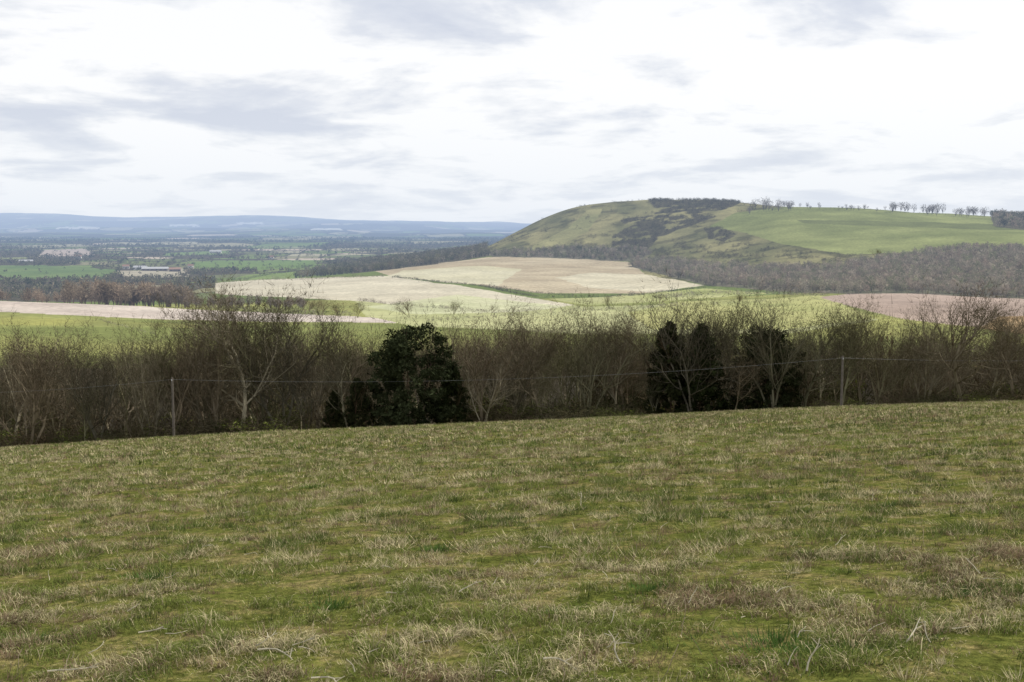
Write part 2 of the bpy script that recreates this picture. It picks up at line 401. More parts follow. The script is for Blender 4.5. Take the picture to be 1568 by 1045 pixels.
# ---------------------------------------------------------------- trees
def rot_about(d, ang):
    r = Vector((random.gauss(0, 1), random.gauss(0, 1), random.gauss(0, 1)))
    p = (r - d * r.dot(d))
    if p.length < 1e-4: p = Vector((1, 0, 0))
    p.normalize()
    return (d * math.cos(ang) + p * math.sin(ang)).normalized()
def tree_segments(seed, H, levels=4, stems=1, spread=1.0, dens=1.0, minr=.008, lean=.1, fine=1.0, thick=1.0):
    random.seed(seed); S = []
    def br(p, d, L, r, lv):
        n = (6, 5, 3, 2, 1)[min(lv, 4)] if levels > 2 else (4, 3, 1)[min(lv, 2)]
        rr = r
        for i in range(n):
            up = .12 if lv < 2 else .08
            d = Vector((d.x + random.gauss(0, .14), d.y + random.gauss(0, .14), d.z + random.gauss(0, .1) + up)).normalized()
            q = p + d * (L / n); r2 = max(rr * (1 - .75 / n * (.9 if lv else .8)), minr * .7)
            S.append((p, q, rr, r2, lv)); p = q; rr = r2
            if lv < levels:
                if lv == 0 and i < 1: continue
                k = {0: 1.9, 1: 1.35, 2: 1.45 * fine, 3: 1.9 * fine}[lv] * dens
                k = int(k) + (random.random() < k - int(k))
                for _ in range(k):
                    f = (i + 1) / n
                    ll = L * ((.72 - .30 * f) if lv == 0 else random.uniform(.42, .68)) * random.uniform(.75, 1.2)
                    br(p, rot_about(d, math.radians(random.uniform(25, 55)) * spread), ll, max(rr * .6, minr), lv + 1)
    for s_ in range(stems):
        a = random.uniform(0, 6.28); o = .35 * (stems > 1)
        d = Vector((math.cos(a) * (lean + .22 * (stems > 1)), math.sin(a) * (lean + .22 * (stems > 1)), 1)).normalized()
        br(Vector((math.cos(a) * o, math.sin(a) * o, -.3)), d, H * (.82 if stems == 1 else .8) * random.uniform(.85, 1), H * .0145 * thick / (stems ** .35), 0)
    return S
def seg_mesh(S, col, tipcol, nside=3, wmul=1.0, flat_from=9):
    """tapered prisms for limbs, flat slivers for the finest twigs -> triangles"""
    P = np.array([tuple(a[0]) for a in S]); Q = np.array([tuple(a[1]) for a in S])
    R1 = np.array([a[2] for a in S]) * wmul; R2 = np.array([a[3] for a in S]) * wmul; lv = np.array([a[4] for a in S])
    D = Q - P; D /= np.linalg.norm(D, axis=1)[:, None] + 1e-9
    A = np.where(np.abs(D[:, 2:3]) < .9, np.array([[0, 0, 1.]]), np.array([[1., 0, 0]]))
    X = np.cross(D, A); X /= np.linalg.norm(X, axis=1)[:, None]; Y = np.cross(D, X)
    f = np.clip(lv / 3.0, 0, 1)[:, None]
    cc = (np.array(col) * (1 - f) + np.array(tipcol) * f) * rng.uniform(.75, 1.25, (len(S), 1))
    fl = lv >= flat_from
    outV, outF, outC = [], [], []; off = 0
    a_ = ~fl
    if a_.any():
        vs = []
        for k in range(nside):
            a = 2 * math.pi * k / nside; o = X[a_] * math.cos(a) + Y[a_] * math.sin(a)
            vs.append(P[a_] + o * R1[a_][:, None]); vs.append(Q[a_] + o * R2[a_][:, None])
        n = int(a_.sum()); Vv = np.stack(vs, 1).reshape(-1, 3); b = np.arange(n)[:, None] * 2 * nside
        for k in range(nside):
            k2 = (k + 1) % nside
            outF.append(np.concatenate([b + 2 * k, b + 2 * k2, b + 2 * k2 + 1], 1)); outF.append(np.concatenate([b + 2 * k, b + 2 * k2 + 1, b + 2 * k + 1], 1))
        outV.append(Vv); outC.append(np.repeat(cc[a_], 2 * nside, 0)); off = len(Vv)
    if fl.any():
        n = int(fl.sum()); an = rng.random((n, 1)) * 3.14; o = (X[fl] * np.cos(an) + Y[fl] * np.sin(an)) * 1.25
        Vv = np.stack([P[fl] - o * R1[fl][:, None], P[fl] + o * R1[fl][:, None], Q[fl]], 1).reshape(-1, 3)
        outV.append(Vv); outF.append(np.arange(n * 3).reshape(-1, 3) + off); outC.append(np.repeat(cc[fl], 3, 0))
    return np.concatenate(outV), np.concatenate(outF), np.concatenate(outC)

BK, TW = (.22, .20, .155), (.108, .094, .07)
def crown_top(S): return float(np.percentile([a[1].z for a in S], 98.5))
def protoset(specs, levels, dens, minr, flat, thick=1.0, sm=11):
    out = []
    for sd_, H, st, sp in specs:
        S = tree_segments(sd_ * sm, H, levels, st, sp, dens[st], minr, .1, 1.0, thick)
        zm = crown_top(S)
        Vv, Ff, cc = seg_mesh(S, BK, TW, 3, 1.0, flat)
        Vv *= H / zm
        out.append((mk("bare_tree_mesh", Vv, Ff, cc, M_BARK, False, link=False), H))
    return out
specs = [(1, 11, 1, 1.0), (2, 10.5, 3, .8), (3, 12, 1, .9), (4, 9.5, 4, .75), (5, 11, 2, .9), (6, 10, 1, 1.15), (8, 9, 3, 1.0)]
protos = protoset(specs, 4, {1: 1.12, 2: .95, 3: .82, 4: .74}, .0095, 3, 1.1)
feature = protoset([(12, 13, 1, 1.0), (15, 13, 3, .9), (17, 13, 2, 1.0), (19, 13, 4, .85)], 4, {1: 1.36, 2: 1.18, 3: 1.03, 4: .93}, .0135, 3, 1.35)
tallp = protoset([(41, 13, 1, .7), (43, 13, 2, .6), (47, 13, 1, .8)], 4, {1: 1.05, 2: .85}, .012, 3, 1.2)
backp = protoset([(31, 11, 1, 1.0), (32, 11, 3, .8), (33, 11, 2, .9), (34, 11, 4, .8)], 3, {1: 1.7, 2: 1.4, 3: 1.2, 4: 1.0}, .017, 2, 1.2, 7)

def leaf_cloud(lumps, per, size, base, jitter=.35, lo=.55, hi=1.45):
    """small leaf-spray triangles through lumpy volume"""
    out = []; cols = []
    for (cx_, cy_, cz_, r) in lumps:
        n = int(per * r * r)
        d = rng.normal(size=(n, 3)); d /= np.linalg.norm(d, axis=1)[:, None]
        rad = r * rng.uniform(.35, 1.0, (n, 1)) ** .6
        c = np.array([cx_, cy_, cz_]) + d * rad * np.array([1, 1, .85])
        c += rng.normal(size=(n, 3)) * .14 * r
        tri = rng.normal(size=(n, 3, 3)) * size * rng.uniform(.5, 1.4, (n, 1, 1))
        out.append((c[:, None, :] + tri).reshape(-1, 3))
        lc = np.array(base) * rng.uniform(lo, hi) * rng.uniform(1 - jitter, 1 + jitter, (n, 1)); cols.append(np.repeat(lc, 3, 0))
    Vv = np.concatenate(out); return Vv, np.arange(len(Vv)).reshape(-1, 3), np.concatenate(cols)
def join(parts):
    V_, F_, C_ = [], [], []; o = 0
    for v_, f_, c_ in parts:
        V_.append(v_); F_.append(f_ + o); C_.append(c_); o += len(v_)
    return np.concatenate(V_), np.concatenate(F_), np.concatenate(C_)

def yew(seed, H, W, base=(.026, .032, .016), pointy=0):
    random.seed(seed); l = []
    for i in range(210):
        z = random.uniform(.02, 1.0); prof = math.sqrt(max(0, 1 - ((z - .40) / .62) ** 2)) if z > .40 else .88 + .12 * z / .40
        if pointy: prof *= (1.15 - z * .75)
        a = random.uniform(0, 6.28); rr = prof * (W / 2) * random.uniform(.3, .97)
        l.append((math.cos(a) * rr, math.sin(a) * rr, z * H - .3, random.uniform(.3, .62) * W / 8))
    lc = leaf_cloud(l, 420 if not pointy else 700, .10, base, .35, .7, 1.35)
    S = tree_segments(seed, H * .9, 2, 3, .8, .9, .02)
    return join([lc, seg_mesh(S, (.07, .05, .04), (.06, .05, .035))])
yews = [mk("yew_mesh", *yew(21, 8.8, 8.4), M_LEAF, False, link=False), mk("yew_mesh", *yew(22, 7.5, 5.2, (.026, .032, .016), 1), M_LEAF, False, link=False)]

def scrub(seed, H, W, leafy, base):
    random.seed(seed); S = []
    for i in range(42):
        a = random.uniform(0, 6.28); r = random.uniform(0, W * .3)
        p = Vector((math.cos(a) * r, math.sin(a) * r, -.2)); a2 = a + random.gauss(0, .6)
        d = Vector((math.cos(a2) * .6, math.sin(a2) * .6, 1)).normalized(); L = H * random.uniform(.5, 1.1)
        for k in range(4):
            q = p + d * L / 4; S.append((p, q, .018, .014, 3))
            for j in range(3):
                dd = rot_about(d, random.uniform(.4, 1.1)); q2 = q + dd * random.uniform(.3, .9); S.append((q, q2, .014, .009, 3))
                d3 = rot_about(dd, random.uniform(.4, 1.)); S.append((q2, q2 + d3 * random.uniform(.2, .6), .01, .007, 3))
            p = q; d = (d + Vector((random.gauss(0, .2), random.gauss(0, .2), -.12))).normalized()
    l = [(random.uniform(-.45, .45) * W, random.uniform(-.45, .45) * W, random.uniform(.0, .6) * H, random.uniform(.4, .8)) for _ in range(20)]
    return join([seg_mesh(S, (.09, .075, .055), (.08, .068, .05), 3, 1, 3), leaf_cloud(l, leafy, .055, base)])
scrubs = [mk("scrub_mesh", *scrub(31, 2.8, 4, 170, (.10, .12, .035)), M_BARK, False, link=False),
          mk("scrub_mesh", *scrub(32, 2.3, 4.5, 150, (.045, .05, .026)), M_BARK, False, link=False),
          mk("scrub_mesh", *scrub(33, 3.2, 3.6, 70, (.07, .055, .035)), M_BARK, False, link=False)]

def inst(name, me, x, y, s, parent=None, sz=None, dz=0):
    ob = bpy.data.objects.new(name, me); scene.collection.objects.link(ob)
    ob.location = (x, y, float(gz(x, y)) + dz); ob.rotation_euler = (random.gauss(0, .03), random.gauss(0, .03), random.uniform(0, 6.28))
    ob.scale = (s, s, sz if sz else s)
    if parent: ob.parent = parent
    return ob
random.seed(99)
belt = empty("woodland_belt")
def bx(u, y): return te(u, 560)[0] * y
# prominent trees  (bearing column, range, crown-top row, feature mesh)
for (u, y, top, k) in [(365, 101, 432, 0), (432, 103, 446, 1), (318, 104, 458, 3), (1062, 101, 446, 1), (1125, 103, 462, 2), (1185, 102, 444, 3), (398, 104, 446, 2),
                       (1478, 101, 430, 0), (1512, 104, 462, 2), (900, 102, 466, 3), (830, 103, 470, 0), (735, 101, 476, 1), (960, 104, 468, 2), (1285, 102, 464, 2),
                       (1350, 103, 478, 1), (40, 99, 500, 2), (150, 101, 514, 1), (225, 102, 512, 3), (540, 103, 486, 0), (485, 104, 476, 3), (1235, 104, 470, 0), (1415, 103, 478, 3), (1560, 102, 484, 1), (785, 104, 480, 2)]:
    x = bx(u, y); z = float(gz(x, y)); H = te(u, top)[1] * y - z
    inst("bare_tree", feature[k][0], x, y, H / feature[k][1])
for (u, y, top, k) in [(15, 106, 492, 0), (95, 105, 500, 1), (190, 106, 492, 2), (268, 105, 480, 0), (580, 107, 474, 1), (690, 106, 470, 2), (870, 107, 458, 1), (990, 106, 462, 0), (1095, 107, 452, 2), (1320, 105, 456, 0), (1385, 106, 462, 1), (1455, 104, 446, 2), (1535, 104, 462, 0), (340, 103, 446, 1), (1160, 106, 448, 0)]:
    x = bx(u, y); z = float(gz(x, y)); H = te(u, top)[1] * y - z
    inst("bare_tree", tallp[k][0], x, y, H / tallp[k][1])
YEW = [(627, 98.5, 0, 1.04), (1078, 102.5, 1, 1.1), (1180, 104.5, 0, .90), (548, 98, 1, .62), (1030, 103, 1, 1.15), (692, 100, 1, .75), (512, 100, 1, .5), (1140, 103, 1, .7)]
for (u, y, k, s_) in YEW:
    inst("yew_tree", yews[k], bx(u, y), y, s_)
CT_U = [-300, 0, 120, 240, 330, 450, 560, 700, 800, 900, 1000, 1100, 1250, 1400, 1568, 1900]
CT_V = [525, 520, 532, 528, 500, 502, 516, 504, 498, 496, 502, 496, 502, 510, 512, 512]
n = 0
for row, (y, step, lo_, hi_, pr) in enumerate([(102.5, 3.6, .45, 1.1, protos), (108, 4.6, .62, 1.12, protos), (115, 5.2, .78, 1.1, protos), (125, 5.2, .80, 1.04, backp), (138, 5.4, .82, 1.0, backp), (154, 5.8, .84, .99, backp), (178, 6.4, .86, .98, backp), (210, 7.2, .86, .98, backp)]):
    x = -.54 * y
    while x < .54 * y:
        yy = y + random.uniform(-3, 4); k = random.randrange(len(pr)); u = CU + 1725 * x / y
        vt = np.interp(u, CT_U, CT_V) + 46 * (float(fbm(np.array(u / 60.), np.array(row * 3.1), 2)) - .5)
        H = te(u, vt)[1] * yy - float(gz(x, yy)); h = H * random.uniform(lo_, hi_)
        inst(f"wood_tree_{n}", pr[k][0], x, yy, h / pr[k][1], belt); n += 1
        x += step * random.uniform(.4, 1.6)
yx = [(bx(u, y), y, 3.4 * s_) for u, y, k, s_ in YEW]
for row, (y, step, hs_) in enumerate([(98.5, 3.6, .55), (102, 3.8, .8), (108, 4, 1.1), (118, 4.6, 1.6), (132, 5.4, 1.9), (150, 7.5, 2.1)]):
    x = -.54 * y
    while x < .54 * y:
        k = random.randrange(3); yy = y + random.uniform(-1.3, 1.3); st_ = step * random.uniform(.4, 1.6)
        if not any(abs(x - a) < c_ and yy < b + 3 for a, b, c_ in yx):
            s_ = random.uniform(.7, 1.35) * (1.25 if hs_ > 1.3 else 1)
            inst(f"undergrowth_{n}", scrubs[k], x, yy, s_, belt, s_ * hs_ * random.uniform(.5, 1.3)); n += 1
        x += st_
print("belt objects", n)

# ---------------------------------------------------------------- distant tree masses
def far_proto(seed, nt_=70, wide=1.0, bush=False, thin=1.0):
    """unit-height winter tree: limbs + fine twig slivers"""
    r = np.random.default_rng(seed); V_ = []
    nl = 9
    ce = np.array([0, 0, .6 if not bush else .42]); rad = np.array([.36 * wide, .36 * wide, .38 if not bush else .42])
    for k in range(nl if not bush else 3):
        a = r.random() * 6.28; tip = ce + rad * .8 * np.array([math.cos(a), math.sin(a), r.uniform(-.2, .9)])
        b0 = np.array([0, 0, r.uniform(.0, .35)]); wv = np.array([math.cos(a + 1.57), math.sin(a + 1.57), 0]) * .016
        V_.append([b0 - wv, b0 + wv, tip])
    if not bush:
        V_.append([[-.02, 0, -.05], [.02, 0, -.05], [0, 0, .7]]); V_.append([[0, -.02, -.05], [0, .02, -.05], [0, 0, .7]])
    for k in range(nt_):
        d = r.normal(size=3); d /= np.linalg.norm(d); c = ce + rad * d * r.uniform(.2, 1.15) ** .6
        o = (d * .6 + r.normal(size=3) * .6); o /= np.linalg.norm(o); o *= r.uniform(.06, .16)
        s_ = r.normal(size=3) * r.uniform(.010, .030) * thin
        V_.append([c - o - s_, c - o + s_, c + o])
    return np.array(V_).reshape(-1, 3)
FP = [far_proto(i, 70, w_) for i, w_ in enumerate((1, 1.2, .85, 1.1))]
FPc = [far_proto(70 + i, 130, w_, False, .42) for i, w_ in enumerate((1, 1.3, 1.1, 1.2))]
FPm = [far_proto(20 + i, 40, 1.15) for i in range(4)]
FB = [far_proto(40 + i, 48, 1.5, True) for i in range(3)]
def tiny_proto(seed):
    r = np.random.default_rng(seed); V_ = []
    for k in range(12):
        d = r.normal(size=3); d /= np.linalg.norm(d); c = np.array([0, 0, .5]) + d * np.array([.4, .4, .38]) * r.uniform(.5, 1)
        V_.append(c + r.normal(size=(3, 3)) * .16)
    return np.array(V_).reshape(-1, 3)
TP = [tiny_proto(i) for i in range(4)]
def scatter(name, X, Y, Z, Hh, PR, pal_, var=.25):
    n = len(X)
    if n == 0: print("empty", name); return
    out, cols = [], []
    k = rng.integers(0, len(PR), n); pal_ = np.array(pal_)
    for i, P in enumerate(PR):
        s_ = np.where(k == i)[0]
        if len(s_) == 0: continue
        a = rng.random(len(s_)) * 6.28; ca, sa = np.cos(a)[:, None], np.sin(a)[:, None]; h = Hh[s_][:, None]
        x = (P[None, :, 0] * ca - P[None, :, 1] * sa) * h + X[s_][:, None]
        y = (P[None, :, 0] * sa + P[None, :, 1] * ca) * h + Y[s_][:, None]
        z = P[None, :, 2] * h * rng.uniform(.85, 1.15, (len(s_), 1)) + Z[s_][:, None]
        out.append(np.stack([x, y, z], -1).reshape(-1, 3))
        c = pal_[rng.integers(0, len(pal_), len(s_))] * rng.uniform(1 - var, 1 + var, (len(s_), 1))
        c = np.repeat(c[:, None, :], P.shape[0] // 3, 1) * rng.uniform(.7, 1.3, (len(s_), P.shape[0] // 3, 1))
        cols.append(np.repeat(c, 3, 1).reshape(-1, 3))
    V_ = np.concatenate(out)
    mk(name, V_, np.arange(len(V_)).reshape(-1, 3), np.concatenate(cols), M_MASS)
cellA = np.gradient(y_arr)[:, None] * Yg * np.gradient(t_arr)[None, :]
def pick(mask, area_per, cap=8000):
    f = np.where(mask.ravel())[0]; A = cellA.ravel()[f]; tot = A.sum(); n = int(min(tot / area_per, cap))
    if n <= 0: return np.zeros(0), np.zeros(0), np.zeros(0)
    s_ = rng.choice(f, n, p=A / tot)
    x = Xg.ravel()[s_]; y = Yg.ravel()[s_] ; j = rng.uniform(-2, 2, n)
    return x + j, y + rng.uniform(-2, 2, n), Zg.ravel()[s_] - .2
BR = [(.29, .25, .19), (.25, .23, .16), (.34, .29, .22), (.22, .22, .13), (.30, .24, .18)]
DK = [(.09, .10, .06), (.11, .105, .075), (.13, .125, .085), (.08, .09, .055)]
SC = [(.15, .135, .085), (.13, .125, .07), (.17, .145, .10), (.11, .105, .06)]
SD = [(.10, .09, .055), (.085, .085, .045), (.12, .10, .07), (.075, .07, .042)]
OL = [(.16, .16, .085), (.20, .19, .11), (.19, .16, .11), (.14, .14, .075)]
X, Y, Z = pick(WOODR & (np.abs(t_arr)[None, :] < .62), 62, 5500); scatter("valley_woodland", X, Y, Z, rng.uniform(8, 13, len(X)), FP, BR)
X, Y, Z = pick(FOOT, 60, 1300); scatter("hill_foot_woodland", X, Y, Z, rng.uniform(6, 11, len(X)), FP, BR + OL)
X, Y, Z = pick(SPUR, 70, 3500); scatter("spur_woodland", X, Y, Z, rng.uniform(9, 15, len(X)), FPm, DK + OL + BR[:1])
X, Y, Z = pick(scm, 36, 3600); scatter("hill_scrub", X, Y, Z, rng.uniform(3, 8, len(X)), FB, SD + SC)
X, Y, Z = pick(SCR3 & (nB[..., 0] > .54), 50, 1800); scatter("slope_scrub", X, Y, Z, rng.uniform(2.5, 6.5, len(X)), FB, SC + SD)
X, Y, Z = pick(HILL & ~SMOOTH & (nC[..., 0] > .50) & (nB[..., 0] > .52) & (Ug < 1600), 90, 2400); scatter("hillside_bushes", X, Y, Z, rng.uniform(1.5, 5.5, len(X)), FB, SD)
X, Y, Z = pick(BLOCK & (t_arr[None, :] < .6), 60, 1200); scatter("hilltop_wood", X, Y, Z, rng.uniform(11, 17, len(X)), FP, BR + DK)
inner = (np.abs(t_arr)[None, :] < .6) & (t_arr[None, :] < .12)
WB = [(.19, .165, .12), (.22, .19, .14), (.17, .16, .10)]
X, Y, Z = pick(WOODF & inner & (Yg < 3200), 190, 6000); scatter("weald_woodland", X, Y, Z, rng.uniform(6, 12, len(X)), TP, DK + OL + WB)
X, Y, Z = pick(WOODF & inner & (Yg >= 3200) & (Yg < 9000), 1300, 12000); scatter("far_weald_woodland", X, Y, Z, rng.uniform(9, 16, len(X)), TP, DK + OL + WB)
X, Y, Z = pick(WE & inner & (Yg < 5000), 6000, 1000); scatter("field_trees", X, Y, Z, rng.uniform(6, 11, len(X)), TP, OL + DK)
cu = list(np.concatenate([rng.uniform(1140, 1212, 20), rng.uniform(1222, 1262, 8), rng.uniform(1280, 1360, 20), rng.uniform(1365, 1400, 8), rng.uniform(1405, 1445, 10), rng.uniform(1462, 1520, 14)]))
X, Y, Z, H = [], [], [], []
for u in cu:
    y = rng.uniform(2230, 2330); x = te(u, 320)[0] * y; X.append(x); Y.append(y); Z.append(float(gz(x, y)))
    H.append(rng.uniform(14, 22) if (u < 1212 or u > 1365) else rng.uniform(5, 11))
scatter("crest_trees", np.array(X), np.array(Y), np.array(Z), np.array(H), FPc, [(.13, .115, .095), (.16, .14, .12)])
X, Y, Z, H = [], [], [], []
for u in np.concatenate([rng.uniform(95, 290, 60), rng.uniform(30, 100, 10), rng.uniform(-300, 20, 30), rng.uniform(150, 260, 25)]):
    y = rng.uniform(860, 960); x = te(u, 440)[0] * y; X.append(x); Y.append(y); Z.append(float(gz(x, y)) - .5); H.append(rng.uniform(13, 20) if u > 100 else rng.uniform(8, 12))
for u in rng.uniform(280, 470, 45):
    y = rng.uniform(900, 1000); x = te(u, 440)[0] * y; X.append(x); Y.append(y); Z.append(float(gz(x, y)) - .5); H.append(rng.uniform(7, 12))
scatter("shelterbelt_trees", np.array(X), np.array(Y), np.array(Z), np.array(H), [far_proto(60 + i, 190, 1.0, False, .7) for i in range(4)], [(.25, .20, .15), (.22, .18, .13), (.28, .22, .16)])
random.seed(5)
for (u, v, h, k) in [(240, 514, 26, 1), (628, 487, 30, 1), (695, 482, 23, 3), (492, 484, 30, 1), (520, 486, 26, 3), (548, 487, 28, 2), (470, 482, 26, 3), (752, 480, 14, 1), (785, 481, 13, 3),
                     (935, 474, 22, 3), (1010, 467, 20, 1), (1342, 395, 14, 3), (1130, 466, 17, 1)]:
    x, y, z = place(u, v, 400, 2000); H = h / FPX * y
    o_ = inst("bare_tree", backp[k][0], x, y, H / 11); o_.scale = (H / 11 * random.uniform(1.3, 1.8), H / 11 * random.uniform(1.3, 1.8), H / 11)
def hedge_line(name, pts, y0, y1, h, step=3.0, pal_=OL + BR, PR=FB, gap=.1):
    X, Y, Z, H = [], [], [], []; w_ = [place(u, v, y0, y1) for u, v in pts]
    for a, b in zip(w_[:-1], w_[1:]):
        L = math.hypot(b[0] - a[0], b[1] - a[1]); n = max(2, int(L / step))
        for i in range(n):
            if rng.random() < gap: continue
            f = i / n + rng.uniform(-.3, .3) / n; x = a[0] + (b[0] - a[0]) * f + rng.normal() * .6; y = a[1] + (b[1] - a[1]) * f + rng.normal() * .6
            X.append(x); Y.append(y); Z.append(float(gz(x, y)) - .2); H.append(h * rng.uniform(.6, 1.3) * (2.0 if rng.random() < .05 else 1))
    scatter(name, np.array(X), np.array(Y), np.array(Z), np.array(H), PR, pal_)
hedge_line("hedgerow", [(600, 425), (680, 433), (745, 440), (820, 455), (890, 467)], 1100, 2200, 3.0, 2.0, SD)
hedge_line("hedgerow", [(735, 438), (860, 453), (930, 456), (1000, 450), (1080, 441)], 1050, 2200, 3.2, 2.0, SD)
hedge_line("hedgerow", [(640, 432), (720, 436), (790, 448)], 1200, 2200, 2)
hedge_line("hedgerow", [(540, 460), (640, 470), (760, 480), (860, 478), (960, 474), (1060, 468), (1180, 462)], 700, 1400, 3.8, 3, OL + BR, FB, .3)
hedge_line("hedgerow", [(655, 492), (760, 486), (880, 480)], 500, 900, 2.6, 3, OL + BR, FB, .3)
hedge_line("hedgerow", [(1000, 458), (1080, 452), (1180, 450), (1270, 453)], 900, 1400, 6)
hedge_line("hedgerow", [(1240, 455), (1330, 480), (1400, 492), (1500, 503)], 500, 1100, .9)
hedge_line("hedgerow", [(300, 434), (420, 429), (590, 424)], 1500, 2150, 4)
hedge_line("hedgerow", [(540, 484), (470, 482), (300, 472)], 700, 1050, 5)
hedge_line("hedgerow", [(150, 490), (240, 513), (330, 520)], 420, 900, 1.4)
hedge_line("hedgerow", [(320, 433), (480, 408), (560, 401)], 1900, 3300, 6, 6, DK)
hedge_line("hedgerow", [(280, 414), (400, 412), (490, 408)], 2000, 3300, 6, 6, DK)
hedge_line("hill_crest_hedgerow", [(1130, 322), (1250, 320), (1400, 326), (1520, 332)], 2150, 2300, 3, 6, DK + BR, FB, .3)

# ---------------------------------------------------------------- farm in the weald
M_ROOFG = mat_plain("barn_roof_grey", (.42, .42, .42)); M_ROOFR = mat_plain("clay_tile_roof", (.28, .17, .12)); M_WALL = mat_plain("rendered_wall", (.6, .57, .5), .8, .5, .1); M_DARK = mat_plain("dark_opening", (.03, .03, .035)); M_TIMB = mat_plain("timber_cladding", (.16, .13, .10))
def box(name, x0, x1, y0, y1, z0, z1, mat, parent):
    V_ = [(x0, y0, z0), (x1, y0, z0), (x1, y1, z0), (x0, y1, z0), (x0, y0, z1), (x1, y0, z1), (x1, y1, z1), (x0, y1, z1)]
    F_ = [(0, 3, 2, 1), (4, 5, 6, 7), (0, 1, 5, 4), (1, 2, 6, 5), (2, 3, 7, 6), (3, 0, 4, 7)]
    return mk(name, V_, F_, None, mat, False, parent)
def building(name, u, v, L, W, H, rh, wall, roof, rot, nwin, y0=1900, y1=3400):
    x, y, z = place(u, v, y0, y1); e = empty(name, (x, y, z - .3)); e.rotation_euler = (0, 0, rot)
    box("walls", -L / 2, L / 2, -W / 2, W / 2, 0, H, wall, e)
    a, b = L / 2 + .5, W / 2 + .5
    V_ = [(-a, -b, H), (a, -b, H), (a, b, H), (-a, b, H), (-a, 0, H + rh), (a, 0, H + rh)]
    me = bpy.data.meshes.new("roof"); me.from_pydata(V_, [], [(0, 1, 5, 4), (2, 3, 4, 5), (0, 4, 3), (1, 2, 5), (0, 3, 2, 1)]); me.materials.append(roof)
    o = bpy.data.objects.new("roof", me); scene.collection.objects.link(o); o.parent = e; o.location.z = .01
    for i in range(nwin):
        cx_ = -L / 2 + L * (i + .5) / nwin; ww = L / nwin * .22
        box(f"window_{i}", cx_ - ww, cx_ + ww, -W / 2 - .06, -W / 2 - .004, H * .4, H * .75, M_DARK, e)
    box("door", -1.2, 1.2, -W / 2 - .13, -W / 2 - .064, .3, min(H * .7, 3.5) * .99, M_TIMB, e)
building("barn", 238, 415, 55, 18, 5, 4, M_TIMB, M_ROOFG, .08, 6)
building("barn", 215, 413, 30, 14, 5, 4, M_WALL, M_ROOFG, -.2, 4)
building("barn", 268, 416, 24, 12, 5, 4, M_TIMB, M_ROOFR, .3, 3)
building("brick_house", 193, 412, 14, 9, 6, 4, M_WALL, M_ROOFR, .2, 4)
building("brick_house", 292, 411, 12, 9, 6, 4, M_WALL, M_ROOFR, -.3, 4)
building("farmhouse", 120, 396, 18, 10, 6, 5, M_WALL, M_ROOFR, .1, 5, 2400, 4200)
building("farmhouse", 415, 397, 16, 10, 6, 5, M_WALL, M_ROOFR, -.1, 5, 2400, 4200)
building("barn", 330, 388, 40, 16, 6, 5, M_WALL, M_ROOFG, .1, 5, 3000, 5200)
building("barn", 40, 403, 34, 14, 5, 4, M_TIMB, M_ROOFG, .2, 4, 2200, 4200)

# ---------------------------------------------------------------- poles and wires
M_POLE = mat_plain("weathered_pole_wood", (.12, .10, .08), .9, 5)
tops = []
for (u, y, vt) in [(-420, 97, 590), (263, 96, 578), (1290, 97, 545), (2100, 110, 520)]:
    x = bx(u, y); z = float(gz(x, y)); zt = te(u, vt)[1] * y
    e = empty("utility_pole", (x, y, z))
    S = [(Vector((0, 0, -.4)), Vector((0, 0, zt - z)), .12, .085, 0)]
    a, b, c_ = seg_mesh(S, (1, 1, 1), (1, 1, 1), 12); mk("pole", a, b, None, M_POLE, True, e)
    h = zt - z - .3
    S = [(Vector((0, -.14, h)), Vector((0, -.14, h + .14)), .04, .03, 0)]
    a, b, c_ = seg_mesh(S, (1, 1, 1), (1, 1, 1), 8); mk("insulator", a, b, None, M_ROOFG, True, e)
    tops.append(Vector((x, y - .14, z + h + .13)))
S = []
for a, b in zip(tops[:-1], tops[1:]):
    pr = None
    for i in range(31):
        f = i / 30; p = a.lerp(b, f) + Vector((0, 0, -.9 * 4 * f * (1 - f)))
        if pr is not None: S.append((pr, p, .007, .007, 0))
        pr = p
a, b, c_ = seg_mesh(S, (1, 1, 1), (1, 1, 1), 4); mk("overhead_wire", a, b, None, mat_plain("wire_metal", (.2, .2, .2), .6), False)

# ---------------------------------------------------------------- meadow grass
G1, G2, ST, BRN = np.array([.145, .172, .044]), np.array([.075, .103, .029]), np.array([.45, .39, .235]), np.array([.18, .128, .082])
def blades(x, y, L, W, lean, az, col, segs):
    N = len(x); dx, dy = np.cos(az), np.sin(az)
    z = zfield(x, y) + micro(x, y)
    B = np.stack([x, y, z - .008], -1)
    wv = np.stack([-dy, dx, np.zeros(N)], -1) * W[:, None]
    tip = B + np.stack([dx * np.sin(lean), dy * np.sin(lean), np.cos(lean) * .9 + .08], -1) * L[:, None]
    if segs == 1:
        return np.stack([B - wv, B + wv, tip], 1).reshape(-1, 3), np.arange(N * 3).reshape(-1, 3), np.repeat(col, 3, 0)
    l1 = lean * .6
    mid = B + np.stack([dx * np.sin(l1), dy * np.sin(l1), np.cos(l1)], -1) * (L * .55)[:, None]
    V_ = np.stack([B - wv, B + wv, mid + wv * .8, mid - wv * .8, tip], 1).reshape(-1, 3); o = np.arange(N)[:, None] * 5
    return V_, np.concatenate([o + [0, 1, 2], o + [0, 2, 3], o + [3, 2, 4]], 0), np.repeat(col, 5, 0)
